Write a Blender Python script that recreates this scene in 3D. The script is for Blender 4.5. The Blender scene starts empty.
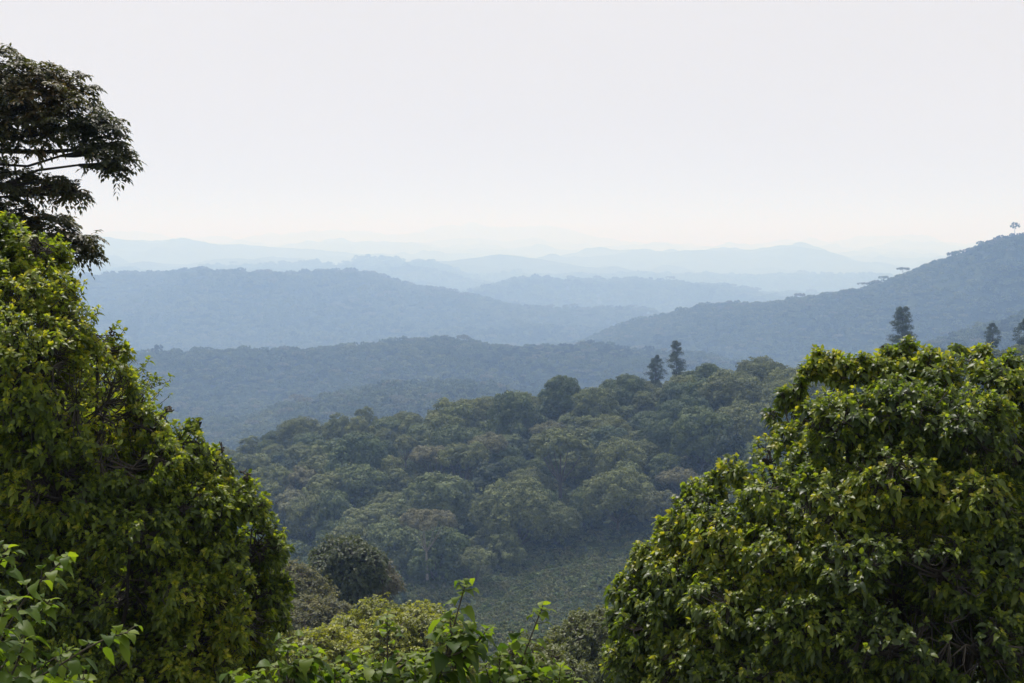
import bpy, math
import numpy as np
from mathutils import Vector

# ------------------------------------------------------------------ camera, sky, sun, exposure
W, Hh, F = 1024.0, 683.0, 1422.0          # photograph size and focal length in pixels (50 mm)
EYE = 1.7                                 # eye height above the lookout
HORIZON = 238.0                           # row of the true horizon
PITCH = math.atan((Hh / 2 - HORIZON) / F)
SUN_EL, SUN_AZ = math.radians(62), math.radians(-24)   # azimuth clockwise from +Y

scene = bpy.context.scene
cam_d = bpy.data.cameras.new('camera')
cam = bpy.data.objects.new('camera', cam_d)
scene.collection.objects.link(cam)
cam.location = (0, 0, EYE)
cam.rotation_euler = (math.pi / 2 - PITCH, 0, 0)
cam_d.lens = 50.0
cam_d.sensor_width = 36.0
cam_d.clip_start = 0.1
cam_d.clip_end = 120000
scene.camera = cam

world = bpy.data.worlds.new('World')
scene.world = world
world.use_nodes = True
wn, wl = world.node_tree.nodes, world.node_tree.links
wn.clear()
sky = wn.new('ShaderNodeTexSky')
sky.sky_type = 'NISHITA'
sky.sun_disc = False
sky.sun_elevation = SUN_EL
sky.sun_rotation = SUN_AZ
sky.dust_density = 6.0
sky.air_density = 1.0
sky.ozone_density = 1.0
hs = wn.new('ShaderNodeHueSaturation')
hs.inputs['Saturation'].default_value = 0.3
mixw = wn.new('ShaderNodeMix')
mixw.data_type = 'RGBA'
mixw.inputs[0].default_value = 0.93
mixw.inputs[7].default_value = (8.85, 8.62, 8.72, 1)     # milky humid overcast veil
bg = wn.new('ShaderNodeBackground')
bg.inputs['Strength'].default_value = 0.1
wo = wn.new('ShaderNodeOutputWorld')
wtc = wn.new('ShaderNodeTexCoord')
wmap = wn.new('ShaderNodeMapping'); wmap.inputs['Scale'].default_value = (1.0, 1.0, 3.0)
wnz = wn.new('ShaderNodeTexNoise'); wnz.inputs['Scale'].default_value = 2.2; wnz.inputs['Detail'].default_value = 4
wmr = wn.new('ShaderNodeMapRange'); wmr.inputs['To Min'].default_value = 0.985; wmr.inputs['To Max'].default_value = 1.03
wmr.inputs['From Min'].default_value = 0.3; wmr.inputs['From Max'].default_value = 0.7
veil = wn.new('ShaderNodeVectorMath'); veil.operation = 'SCALE'; veil.inputs[0].default_value = (8.4, 8.15, 8.25)
wl.new(wtc.outputs['Generated'], wmap.inputs[0]); wl.new(wmap.outputs[0], wnz.inputs['Vector'])
wl.new(wnz.outputs['Fac'], wmr.inputs['Value']); wl.new(wmr.outputs[0], veil.inputs['Scale'])
wl.new(veil.outputs[0], mixw.inputs[7])
wl.new(sky.outputs[0], hs.inputs['Color'])
wl.new(hs.outputs[0], mixw.inputs[6])
wl.new(mixw.outputs[2], bg.inputs['Color'])
wl.new(bg.outputs[0], wo.inputs[0])

sun_d = bpy.data.lights.new('sun', 'SUN')
sun_d.energy = 5.0
sun_d.angle = math.radians(2.0)
sun_d.color = (1.0, 0.95, 0.955)
sun = bpy.data.objects.new('sun', sun_d)
scene.collection.objects.link(sun)
sdir = Vector((math.sin(SUN_AZ) * math.cos(SUN_EL), math.cos(SUN_AZ) * math.cos(SUN_EL), math.sin(SUN_EL)))
sun.rotation_euler = sdir.to_track_quat('Z', 'Y').to_euler()
sun.location = (0, 0, 50)

scene.view_settings.view_transform = 'Standard'
scene.view_settings.look = 'None'
scene.view_settings.gamma = 1
scene.view_settings.use_curve_mapping = False
scene.view_settings.exposure = 0.0
scene.render.engine = 'CYCLES'
cy = scene.cycles
cy.use_denoising = True
cy.max_bounces = 6
cy.diffuse_bounces = 3
cy.glossy_bounces = 2
cy.transmission_bounces = 3
cy.transparent_max_bounces = 8
cy.volume_bounces = 2
cy.use_adaptive_sampling = True
cy.adaptive_threshold = 0.01
scene.render.use_persistent_data = False

rng = np.random.default_rng(11)
C = scene.collection

# ------------------------------------------------------------------ small helpers
def ray(px, py):
    a = (px - W / 2) / F
    b = (Hh / 2 - py) / F
    c, s = math.cos(PITCH), math.sin(PITCH)
    return np.array([a, c + b * s, b * c - s])      # camera looks along +Y, tilted down

def at(px, py, dist):
    d = ray(px, py)
    return d * (dist / d[1]) + np.array([0, 0, EYE])

def nrm(v):
    return v / np.maximum(np.linalg.norm(v, axis=-1, keepdims=True), 1e-9)

def mesh_np(name, V, F_, mat, tint=None, smooth=False):
    V = np.asarray(V, dtype=np.float32)
    F_ = np.asarray(F_, dtype=np.int32)
    me = bpy.data.meshes.new(name)
    n, k = F_.shape
    me.vertices.add(len(V))
    me.vertices.foreach_set('co', V.ravel())
    me.loops.add(n * k)
    me.loops.foreach_set('vertex_index', F_.ravel())
    me.polygons.add(n)
    me.polygons.foreach_set('loop_start', np.arange(0, n * k, k, dtype=np.int32))
    if smooth:
        me.polygons.foreach_set('use_smooth', np.ones(n, dtype=bool))
    if tint is not None:
        a = me.attributes.new('tint', 'FLOAT', 'POINT')
        a.data.foreach_set('value', np.asarray(tint, dtype=np.float32))
    me.update(calc_edges=True)
    me.validate()
    if mat is not None:
        me.materials.append(mat)
    return me

def link(name, me, parent=None):
    o = bpy.data.objects.new(name, me)
    C.objects.link(o)
    if parent is not None:
        o.parent = parent
    return o

def thing(name, label, cat, loc=(0, 0, 0), rz=0.0, group=None, sc=(1, 1, 1)):
    o = bpy.data.objects.new(name, None)
    C.objects.link(o)
    o.location = loc
    o.rotation_euler = (0, 0, rz)
    o.scale = sc
    o.empty_display_size = 0.2
    o['label'] = label
    o['category'] = cat
    if group:
        o['group'] = group
    return o

# lattice noise
_perm = rng.random((256, 256))
def vnoise(x, y):
    xi, yi = np.floor(x).astype(int), np.floor(y).astype(int)
    fx, fy = x - xi, y - yi
    fx, fy = fx * fx * (3 - 2 * fx), fy * fy * (3 - 2 * fy)
    g = lambda i, j: _perm[i & 255, j & 255]
    return (g(xi, yi) * (1 - fx) * (1 - fy) + g(xi + 1, yi) * fx * (1 - fy)
            + g(xi, yi + 1) * (1 - fx) * fy + g(xi + 1, yi + 1) * fx * fy) * 2 - 1

def fbm(x, y, octv=5, gain=0.5):
    s, a = 0, 1.0
    for i in range(octv):
        s = s + a * vnoise(x * 2 ** i + 17.3 * i, y * 2 ** i + 5.7 * i)
        a *= gain
    return s

# ------------------------------------------------------------------ materials
def new_mat(name):
    m = bpy.data.materials.new(name)
    m.use_nodes = True
    m.node_tree.nodes.clear()
    return m, m.node_tree.nodes, m.node_tree.links

def ramp(nodes, stops):
    r = nodes.new('ShaderNodeValToRGB')
    els = r.color_ramp.elements
    while len(els) < len(stops):
        els.new(0.5)
    for e, (p, c) in zip(els, stops):
        e.position = p
        e.color = (*c, 1)
    return r

def leaf_mat(name, stops, trans=0.4, rough=0.4, spec=0.5, tgain=(2.1, 2.1, 0.6)):
    m, n, l = new_mat(name)
    at_ = n.new('ShaderNodeAttribute'); at_.attribute_name = 'tint'
    r = ramp(n, stops)
    l.new(at_.outputs['Fac'], r.inputs[0])
    p = n.new('ShaderNodeBsdfPrincipled')
    p.inputs['Roughness'].default_value = rough
    p.inputs['Specular IOR Level'].default_value = spec
    l.new(r.outputs[0], p.inputs['Base Color'])
    t = n.new('ShaderNodeBsdfTranslucent')
    mul = n.new('ShaderNodeMix'); mul.data_type = 'RGBA'; mul.blend_type = 'MULTIPLY'
    mul.inputs[0].default_value = 1.0
    mul.inputs[7].default_value = (*tgain, 1)
    l.new(r.outputs[0], mul.inputs[6])
    l.new(mul.outputs[2], t.inputs['Color'])
    mx = n.new('ShaderNodeMixShader'); mx.inputs[0].default_value = trans
    l.new(p.outputs[0], mx.inputs[1]); l.new(t.outputs[0], mx.inputs[2])
    o = n.new('ShaderNodeOutputMaterial')
    l.new(mx.outputs[0], o.inputs[0])
    return m

def forest_mat(name, cols, trans=0.2, gain=1.0):
    """foliage seen from afar: colour varies from tree to tree and clump to clump"""
    m, n, l = new_mat(name)
    oi = n.new('ShaderNodeObjectInfo')
    r = ramp(n, [(i / (len(cols) - 1), (1.30 * c[0], 1.28 * c[1], 1.15 * c[2])) for i, c in enumerate(cols)])
    l.new(oi.outputs['Random'], r.inputs[0])
    at_ = n.new('ShaderNodeAttribute'); at_.attribute_name = 'tint'
    mr = n.new('ShaderNodeMapRange')
    mr.inputs['To Min'].default_value = 0.6 * gain
    mr.inputs['To Max'].default_value = 1.45 * gain
    l.new(at_.outputs['Fac'], mr.inputs['Value'])
    mul = n.new('ShaderNodeVectorMath'); mul.operation = 'SCALE'
    l.new(r.outputs[0], mul.inputs[0]); l.new(mr.outputs[0], mul.inputs['Scale'])
    p = n.new('ShaderNodeBsdfPrincipled')
    p.inputs['Roughness'].default_value = 0.7
    p.inputs['Specular IOR Level'].default_value = 0.25
    l.new(mul.outputs[0], p.inputs['Base Color'])
    t = n.new('ShaderNodeBsdfTranslucent')
    l.new(mul.outputs[0], t.inputs['Color'])
    mx = n.new('ShaderNodeMixShader'); mx.inputs[0].default_value = trans
    l.new(p.outputs[0], mx.inputs[1]); l.new(t.outputs[0], mx.inputs[2])
    o = n.new('ShaderNodeOutputMaterial')
    l.new(mx.outputs[0], o.inputs[0])
    return m

def bark_mat(name, c1, c2, scale=8.0):
    m, n, l = new_mat(name)
    tc = n.new('ShaderNodeTexCoord')
    nz = n.new('ShaderNodeTexNoise'); nz.inputs['Scale'].default_value = scale; nz.inputs['Detail'].default_value = 6
    l.new(tc.outputs['Object'], nz.inputs['Vector'])
    r = ramp(n, [(0.35, c1), (0.65, c2)])
    l.new(nz.outputs['Fac'], r.inputs[0])
    p = n.new('ShaderNodeBsdfPrincipled'); p.inputs['Roughness'].default_value = 0.85
    l.new(r.outputs[0], p.inputs['Base Color'])
    b = n.new('ShaderNodeBump'); b.inputs['Strength'].default_value = 0.5; b.inputs['Distance'].default_value = 0.02
    l.new(nz.outputs['Fac'], b.inputs['Height']); l.new(b.outputs[0], p.inputs['Normal'])
    o = n.new('ShaderNodeOutputMaterial'); l.new(p.outputs[0], o.inputs[0])
    return m

def ground_mat(name, c1, c2, scale, bump=1.0):
    m, n, l = new_mat(name)
    tc = n.new('ShaderNodeTexCoord')
    nz = n.new('ShaderNodeTexNoise'); nz.inputs['Scale'].default_value = scale; nz.inputs['Detail'].default_value = 8
    nz.inputs['Roughness'].default_value = 0.65
    l.new(tc.outputs['Object'], nz.inputs['Vector'])
    r = ramp(n, [(0.35, c1), (0.68, c2)])
    l.new(nz.outputs['Fac'], r.inputs[0])
    p = n.new('ShaderNodeBsdfPrincipled'); p.inputs['Roughness'].default_value = 0.95
    p.inputs['Specular IOR Level'].default_value = 0.1
    l.new(r.outputs[0], p.inputs['Base Color'])
    b = n.new('ShaderNodeBump'); b.inputs['Strength'].default_value = 0.8; b.inputs['Distance'].default_value = bump
    l.new(nz.outputs['Fac'], b.inputs['Height']); l.new(b.outputs[0], p.inputs['Normal'])
    o = n.new('ShaderNodeOutputMaterial'); l.new(p.outputs[0], o.inputs[0])
    return m

M = {}
M['leaf_left'] = leaf_mat('glossy_leaf', [(0.0, (0.036, 0.062, 0.015)), (0.4, (0.090, 0.130, 0.019)), (0.75, (0.185, 0.235, 0.024)), (1.0, (0.30, 0.29, 0.035))], 0.52, 0.45, 0.4)
M['leaf_right'] = leaf_mat('broad_glossy_leaf', [(0.0, (0.030, 0.054, 0.019)), (0.4, (0.073, 0.110, 0.023)), (0.75, (0.17, 0.22, 0.023)), (1.0, (0.26, 0.25, 0.035))], 0.52, 0.42, 0.45)
M['leaf_feather'] = leaf_mat('feathery_dark_leaf', [(0.0, (0.030, 0.040, 0.016)), (0.6, (0.065, 0.068, 0.024)), (1.0, (0.14, 0.085, 0.035))], 0.3, 0.55)
M['leaf_sapling'] = leaf_mat('soft_sapling_leaf', [(0.0, (0.025, 0.052, 0.014)), (0.5, (0.062, 0.11, 0.016)), (1.0, (0.16, 0.215, 0.024))], 0.5, 0.5, 0.25)
M['leaf_yellow'] = leaf_mat('yellow_green_leaf', [(0.0, (0.08, 0.10, 0.012)), (0.5, (0.19, 0.21, 0.018)), (1.0, (0.30, 0.30, 0.03))], 0.35, 0.5)
M['leaf_olive'] = leaf_mat('olive_leaf', [(0.0, (0.05, 0.066, 0.018)), (0.5, (0.10, 0.12, 0.024)), (1.0, (0.12, 0.135, 0.035))], 0.3, 0.55)
M['leaf_dark'] = leaf_mat('dark_fine_leaf', [(0.0, (0.026, 0.04, 0.016)), (0.5, (0.05, 0.07, 0.024)), (1.0, (0.09, 0.105, 0.04))], 0.25, 0.6)
M['leaf_brown'] = leaf_mat('dry_brown_leaf', [(0.0, (0.048, 0.056, 0.022)), (0.5, (0.095, 0.10, 0.036)), (1.0, (0.16, 0.15, 0.06))], 0.3, 0.7)
M['leaf_grey'] = leaf_mat('grey_dry_leaf', [(0.0, (0.05, 0.055, 0.04)), (0.5, (0.09, 0.09, 0.065)), (1.0, (0.15, 0.14, 0.10))], 0.3, 0.7)
M['bark'] = bark_mat('brown_bark', (0.045, 0.036, 0.026), (0.12, 0.10, 0.075))
M['bark_limb'] = bark_mat('grey_brown_limb_bark', (0.025, 0.021, 0.016), (0.065, 0.056, 0.043))
M['bark_dark'] = bark_mat('dark_bark', (0.018, 0.015, 0.012), (0.05, 0.042, 0.034))
M['bark_pale'] = bark_mat('pale_bark', (0.12, 0.11, 0.09), (0.26, 0.24, 0.20), 3.0)
M['stem'] = bark_mat('green_brown_stem', (0.035, 0.03, 0.018), (0.07, 0.06, 0.03), 20)
M['f_green'] = forest_mat('forest_leaves_green', [(0.045, 0.070, 0.026), (0.070, 0.095, 0.032), (0.052, 0.078, 0.036), (0.090, 0.112, 0.040)])
M['f_olive'] = forest_mat('forest_leaves_olive', [(0.075, 0.094, 0.034), (0.100, 0.118, 0.042), (0.080, 0.100, 0.040), (0.108, 0.128, 0.042)])
M['f_brown'] = forest_mat('forest_leaves_brown', [(0.088, 0.096, 0.050), (0.105, 0.106, 0.060), (0.085, 0.098, 0.046)])
M['f_emergent'] = forest_mat('emergent_leaves', [(0.036, 0.054, 0.026), (0.045, 0.062, 0.030)])
M['f_dark'] = forest_mat('forest_leaves_dark', [(0.020, 0.034, 0.016), (0.028, 0.042, 0.018)])
M['scrub'] = forest_mat('scrub_leaves', [(0.074, 0.108, 0.034), (0.095, 0.118, 0.044), (0.105, 0.115, 0.055), (0.066, 0.10, 0.033)])
M['ground'] = ground_mat('leafy_ground', (0.022, 0.028, 0.014), (0.05, 0.055, 0.028), 0.6, 0.2)
M['floor'] = ground_mat('valley_floor', (0.018, 0.028, 0.011), (0.042, 0.056, 0.022), 0.12, 1.0)
M['hill'] = ground_mat('forested_slope', (0.016, 0.026, 0.012), (0.045, 0.060, 0.026), 0.03, 6.0)
M['far_hill'] = ground_mat('far_forested_slope', (0.020, 0.030, 0.014), (0.050, 0.064, 0.030), 0.012, 18.0)

# ------------------------------------------------------------------ terrain: valleys and ridges by distance
TREE = 16.0
def prof(points, sink=None):
    """picture column/row pairs on a skyline -> (azimuth, tangent of elevation)"""
    az, te = [], []
    for px, py in points:
        d = ray(px, py)
        az.append(math.atan2(d[0], d[1])); te.append(d[2] / math.hypot(d[0], d[1]))
    return np.array(az), np.array(te)

def az_of(px):
    d = ray(px, 300)
    return math.atan2(d[0], d[1])

def dist_prof(points):
    return np.array([az_of(p[0]) for p in points]), np.array([float(p[1]) for p in points])

# each ridge: skyline (column,row), distance (column,metres), canopy height, valley in front (distance factor, height)
RIDGES = [
 dict(n='hill', sky=[(-200, 480), (60, 465), (230, 440), (270, 430), (310, 420), (350, 413), (400, 407), (440, 403), (480, 396), (520, 388), (550, 384), (600, 380), (650, 373), (700, 368), (760, 365), (800, 362), (850, 357), (900, 350), (960, 341), (1024, 336), (1300, 330)],
      dist=[(-200, 560), (230, 530), (400, 510), (560, 490), (800, 470), (1024, 450), (1300, 430)], tree=13, v=[(-200, 370, -92), (250, 372, -93), (420, 335, -88), (640, 335, -87), (900, 330, -84), (1300, 320, -80)]),
 dict(n='hill', sky=[(-300, 450), (100, 440), (230, 425), (283, 403), (324, 395), (364, 386), (405, 381), (466, 378), (520, 388), (600, 410), (700, 420), (800, 400), (880, 360), (953, 329), (1024, 311), (1300, 280)],
      dist=[(-300, 1500), (400, 1550), (700, 1600), (1024, 1800), (1300, 1800)], tree=12, v=[(-300, 1100, -225), (1300, 1100, -225)]),
 dict(n='hill', sky=[(-300, 372), (60, 360), (125, 354), (161, 351), (207, 347), (250, 349), (308, 347), (364, 343), (405, 339), (450, 336), (486, 344), (521, 347), (588, 348), (620, 351), (660, 357), (700, 364), (760, 380), (900, 410), (1300, 420)],
      dist=[(-300, 2200), (300, 2150), (600, 2050), (1300, 2000)], tree=12, v=[(-300, 1850, -232), (600, 1750, -235), (1300, 1900, -235)]),
 dict(n='hill', sky=[(-300, 420), (300, 410), (480, 385), (570, 347), (600, 332), (620, 324), (640, 317), (660, 313), (680, 309), (700, 303), (740, 300), (770, 300), (800, 296), (830, 293), (850, 290), (870, 284), (900, 273), (930, 259), (960, 251), (985, 241), (1010, 234), (1024, 231), (1100, 215), (1300, 200)],
      dist=[(-300, 3200), (560, 3200), (700, 3000), (850, 2750), (1024, 2500), (1300, 2400)], tree=15, v=[(-300, 2700, -285), (600, 2550, -280), (1024, 2100, -240), (1300, 2050, -230)]),
 dict(n='hill', sky=[(-300, 300), (0, 284), (60, 279), (83, 277), (110, 272), (154, 270), (185, 268), (202, 267), (220, 270), (260, 273), (300, 272), (334, 272), (364, 273), (385, 279), (405, 285), (456, 292), (511, 304), (562, 313), (598, 321), (640, 332), (700, 345), (1300, 350)],
      dist=[(-300, 5000), (200, 4700), (450, 4500), (700, 4200), (1300, 4200)], tree=20, v=[(-300, 3800, -310), (600, 3700, -300), (1300, 3600, -300)]),
 dict(n='hill', sky=[(-300, 320), (300, 310), (440, 302), (471, 291), (490, 284), (511, 279), (537, 276), (560, 279), (588, 283), (610, 282), (640, 279), (680, 282), (720, 287), (760, 294), (790, 298), (850, 310), (1300, 330)],
      dist=[(-300, 6300), (600, 6300), (1300, 6100)], tree=26, v=[(-300, 5500, -330), (1300, 5200, -330)]),
 dict(n='hill', sky=[(-300, 275), (200, 274), (260, 270), (303, 267), (344, 264), (385, 266), (425, 269), (476, 279), (520, 290), (700, 300), (1300, 305)],
      dist=[(-300, 8200), (600, 8200), (1300, 8200)], tree=34, v=[(-300, 7200, -300), (1300, 7200, -300)]),
 dict(n='hill', sky=[(-300, 262), (60, 268), (150, 264), (300, 262), (400, 268), (455, 262), (500, 256), (540, 259), (588, 268), (640, 280), (1300, 290)],
      dist=[(-300, 10500), (500, 10500), (1300, 10500)], hump=0.0006, hf=40, tree=0, v=[(-300, 9300, -260), (1300, 9300, -260)]),
 dict(n='hill', sky=[(-300, 236), (40, 240), (80, 240), (105, 238), (150, 243), (182, 241), (215, 244), (260, 248), (300, 250), (340, 253), (380, 257), (440, 266), (520, 268), (560, 262), (600, 255), (640, 252), (700, 250), (750, 251), (775, 249), (800, 248), (825, 251), (845, 259), (870, 266), (900, 274), (960, 285), (1300, 285)],
      dist=[(-300, 13500), (300, 13800), (700, 12500), (1300, 12500)], hump=0.0007, hf=60, tree=0, v=[(-300, 11800, -250), (1300, 11600, -250)]),
 dict(n='hill', sky=[(-300, 244), (150, 250), (250, 252), (310, 244), (340, 241), (370, 240), (400, 243), (440, 248), (470, 250), (500, 246), (540, 246), (590, 252), (660, 258), (800, 262), (830, 258), (860, 254), (890, 252), (920, 257), (960, 262), (1300, 250)],
      dist=[(-300, 19500), (600, 19500), (1300, 19000)], hump=0.0022, hf=40, tree=0, v=[(-300, 16500, -220), (1300, 16500, -220)]),
 dict(n='hill', sky=[(-300, 240), (150, 243), (300, 246), (420, 244), (470, 239), (520, 238), (570, 243), (640, 249), (740, 247), (830, 249), (900, 246), (950, 248), (1300, 243)],
      dist=[(-300, 23500), (1300, 23500)], hump=0.0024, hf=44, tree=0, v=[(-300, 21500, -200), (1300, 21500, -200)]),
 dict(n='hill', sky=[(-300, 232), (40, 236), (120, 235), (200, 238), (280, 234), (330, 229), (400, 233), (440, 229), (490, 226), (540, 228), (590, 236), (650, 243), (720, 246), (800, 244), (860, 238), (900, 236), (940, 244), (1000, 246), (1300, 236)],
      dist=[(-300, 29000), (1300, 29000)], hump=0.0026, hf=34, tree=0, v=[(-300, 26000, -200), (1300, 26000, -200)]),
]
# nearer ground: falls away from the lookout.  (distance, height) left / centre / right
NEAR = [(2.0, 0.0), (5.0, -1.6), (9.0, -4.6), (16.0, -9.0), (30.0, -15.0), (60.0, -25.0), (120.0, -39.0), (220.0, -68.0)]

def nodes(az):
    """per azimuth: distances R[k], heights Z[k] of the alternating valley and crest lines, plus relief weights"""
    az = np.clip(az, az_of(-290), az_of(1290))
    R, Z, K = [np.zeros_like(az)], [np.zeros_like(az)], ['n']
    for r, z in NEAR:
        R.append(np.full_like(az, r)); Z.append(np.full_like(az, z)); K.append('n')
    for q in RIDGES:
        va, vr = dist_prof([(p[0], p[1]) for p in q['v']])
        vz = np.array([float(p[2]) for p in q['v']])
        R.append(np.interp(az, va, vr)); Z.append(np.interp(az, va, vz)); K.append('v')
        da, dr = dist_prof(q['dist'])
        rr = np.interp(az, da, dr)
        sa, st = prof(q['sky'])
        K.append('c'); R.append(rr); Z.append(EYE + (np.interp(az, sa, st) + q.get('hump', 0) * fbm(az * q.get('hf', 30) + rr[0] / 777.0, az * 0 + q['tree'] + rr[0] / 91.0, 4)) * rr - q['tree'])
    R.append(np.full_like(az, 33000.0)); Z.append(np.full_like(az, -250.0)); K.append('v')
    return np.array(R), np.array(Z), K

def terrain(x, y):
    x = np.asarray(x, float); y = np.asarray(y, float)
    az = np.arctan2(x, y); r = np.hypot(x, y)
    R, Z, K = nodes(az)
    i = np.clip((R[:, :] <= r[None]).sum(0) - 1, 0, len(R) - 2)
    j = np.arange(len(r))
    r0, r1, z0, z1 = R[i, j], R[i + 1, j], Z[i, j], Z[i + 1, j]
    t = np.clip((r - r0) / (r1 - r0), 0, 1)
    near = i < len(NEAR)
    s = np.where(near, t, t * t * (3 - 2 * t))
    z = z0 + (z1 - z0) * s
    mid = np.where(near, 1.0, np.clip(np.sin(np.pi * t), 0, 1) ** 1.5)
    # spurs and gullies on the slopes, small roughness all over
    big = np.where(near, 0.0, np.clip((r1 - r0) * 0.075, 4, 100))
    wl_ = np.clip((r1 - r0) * 0.55, 60, 2600)
    z = z + big * mid * fbm(x / 420.0 + 3.1, y / 420.0, 4) * np.where(r < 900, 0.35, np.where(r > 9000, 0.8, 1.0))
    z = z + np.clip(r * 0.0011, 0, 13) * fbm(x / np.clip(r * 0.035, 3, 400).round(-1).clip(3), y / 260.0 + 9, 3) * np.where(r > 9000, 1.0 + np.clip((r - 11000) / 7000, 0, 2.2), 0.35)
    return z + np.clip(r / 300, 0, 1) * 1.2 * fbm(x / 22.0, y / 22.0, 3)

# azimuth columns: dense in front, coarse behind
fine = np.radians(np.linspace(-27, 27, 760))
coarse = np.radians(np.linspace(27, 333, 150))[1:-1]
azs = np.concatenate([fine, coarse])
Rn, Zn, Kn = nodes(np.where(azs > math.pi, azs - 2 * math.pi, azs))
steps = {'n': 14}
def band(name, k0, k1, nper, mat, first=False):
    rings = []
    for k in range(k0, k1):
        tt = np.linspace(0, 1, nper + 1)[:-1] if k < k1 - 1 else np.linspace(0, 1, nper + 1)
        for t in tt:
            rings.append(Rn[k] + (Rn[k + 1] - Rn[k]) * t)
    rings = np.array(rings)
    if first:
        rings[0] = 0.05
    xs, ys = rings * np.sin(azs), rings * np.cos(azs)
    zs = terrain(xs.ravel(), ys.ravel())
    V = np.stack([xs.ravel(), ys.ravel(), zs], 1)
    m_, n_ = rings.shape
    a = np.arange(m_ - 1)[:, None] * n_ + np.arange(n_)[None]
    b = np.arange(m_ - 1)[:, None] * n_ + (np.arange(n_)[None] + 1) % n_
    Fq = np.stack([a, b, b + n_, a + n_], -1).reshape(-1, 4)
    o = link(name, mesh_np(name, V, Fq, mat, smooth=True))
    o['kind'] = 'structure'
    return o

g0 = len(NEAR)
band('ground', 0, g0 + 1, 8, M['ground'], first=True)
band('hill', g0 + 1, g0 + 3, 40, M['floor'])
for q in range(1, len(RIDGES)):
    k = g0 + 1 + 2 * q
    nm = 'hill' if q < 8 else 'distant_mountains'
    band(nm, k, k + 2 , 26 if q < 8 else 34, M['hill'] if q < 5 else M['far_hill'])

# ------------------------------------------------------------------ haze: one even box of humid air round everything
hz = mesh_np('haze', [(x, y, z) for z in (-480, 330) for y in (-36000, 36000) for x in (-36000, 36000)],
             [(0, 2, 3, 1), (4, 5, 7, 6), (0, 1, 5, 4), (2, 6, 7, 3), (0, 4, 6, 2), (1, 3, 7, 5)], None)
hm, n, l = new_mat('humid_air')
pv = n.new('ShaderNodeVolumePrincipled')
pv.inputs['Color'].default_value = (0.385, 0.60, 1.0, 1)
pv.inputs['Absorption Color'].default_value = (1, 1, 1, 1)
pv.inputs['Density'].default_value = 2.7e-4
pv.inputs['Anisotropy'].default_value = 0.1
om = n.new('ShaderNodeOutputMaterial')
l.new(pv.outputs[0], om.inputs['Volume'])
hz.materials.append(hm)
haze = link('haze', hz)
haze['kind'] = 'stuff'
haze['label'] = 'pale blue humid haze filling the valleys and far hills'

# ------------------------------------------------------------------ foliage builders
def tubes(P0, P1, R0, R1, sides=5):
    """open frusta between point pairs"""
    P0, P1 = np.asarray(P0, float), np.asarray(P1, float)
    R0, R1 = np.broadcast_to(R0, (len(P0),)), np.broadcast_to(R1, (len(P0),))
    d = nrm(P1 - P0)
    ref = np.where(np.abs(d[:, 2:3]) > 0.9, np.array([[1.0, 0, 0]]), np.array([[0, 0, 1.0]]))
    u = nrm(np.cross(d, ref)); v = np.cross(d, u)
    a = np.linspace(0, 2 * np.pi, sides, endpoint=False)
    ring = np.cos(a)[None, :, None] * u[:, None] + np.sin(a)[None, :, None] * v[:, None]
    A = P0[:, None] + ring * R0[:, None, None]
    B = P1[:, None] + ring * R1[:, None, None]
    V = np.concatenate([A, B], 1).reshape(-1, 3)
    i = np.arange(sides); j = (i + 1) % sides
    f = np.stack([i, j, j + sides, i + sides], 1)
    Fq = (f[None] + (np.arange(len(P0)) * 2 * sides)[:, None, None]).reshape(-1, 4)
    return V, Fq

def merge(parts):
    Vs, Fs, off = [], [], 0
    for V, Fq in parts:
        Vs.append(V); Fs.append(Fq + off); off += len(V)
    return np.concatenate(Vs), np.concatenate(Fs)

def bent(p0, p1, r0, r1, sag=0.12, n=5, up=True, sides=6):
    """a curved limb"""
    p0, p1 = np.asarray(p0, float), np.asarray(p1, float)
    L = np.linalg.norm(p1 - p0)
    off = rng.normal(0, 1, 3) * L * sag * 0.5 + np.array([0, 0, -L * sag if up else L * sag])
    t = np.linspace(0, 1, n + 1)[:, None]
    P = p0 * (1 - t) + p1 * t + off * 4 * t * (1 - t) * 0.5
    P[1:-1] += rng.normal(0, L * 0.012, P[1:-1].shape)
    r = r0 + (r1 - r0) * t[:, 0] ** 0.8
    V, Fq = tubes(P[:-1], P[1:], r[:-1], r[1:], sides)
    return (V, Fq), P

def leaves(base, direc, side, L, width, droop, tint, fold=0.25, secs=((0.28, 0.5), (0.62, 0.42))):
    """leaf blades folded on the midrib, tip bending down; secs = (position, half width) of the cross sections"""
    N = len(base)
    L = np.broadcast_to(L, (N,))[:, None]; Wd = np.broadcast_to(width, (N,))[:, None]
    dr = np.broadcast_to(droop, (N,))[:, None]
    up = nrm(np.cross(side, direc))
    up = np.where(up[:, 2:3] < 0, -up, up)
    g = np.array([[0, 0, -1.0]])
    def cl(s):
        return base + L * (direc * (s - 0.25 * dr * s * s) + g * dr * 0.75 * s * s)
    P = [cl(0.0)]
    for s_, w_ in secs:
        c, w = cl(s_), L * Wd * w_
        P += [c - side * w + up * w * fold, c, c + side * w + up * w * fold]
    P.append(cl(1.0))
    m = len(secs)
    f = [[0, 1, 2], [0, 2, 3]]
    for k in range(m - 1):
        a = 1 + 3 * k
        f += [[a, a + 3, a + 4], [a, a + 4, a + 1], [a + 1, a + 4, a + 5], [a + 1, a + 5, a + 2]]
    a = 1 + 3 * (m - 1)
    f += [[a, a + 3, a + 1], [a + 1, a + 3, a + 2]]
    nv = 3 * m + 2
    Fq = (np.array(f)[None] + (np.arange(N) * nv)[:, None, None]).reshape(-1, 3)
    return np.stack(P, 1).reshape(-1, 3), Fq, np.repeat(tint, nv)

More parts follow.
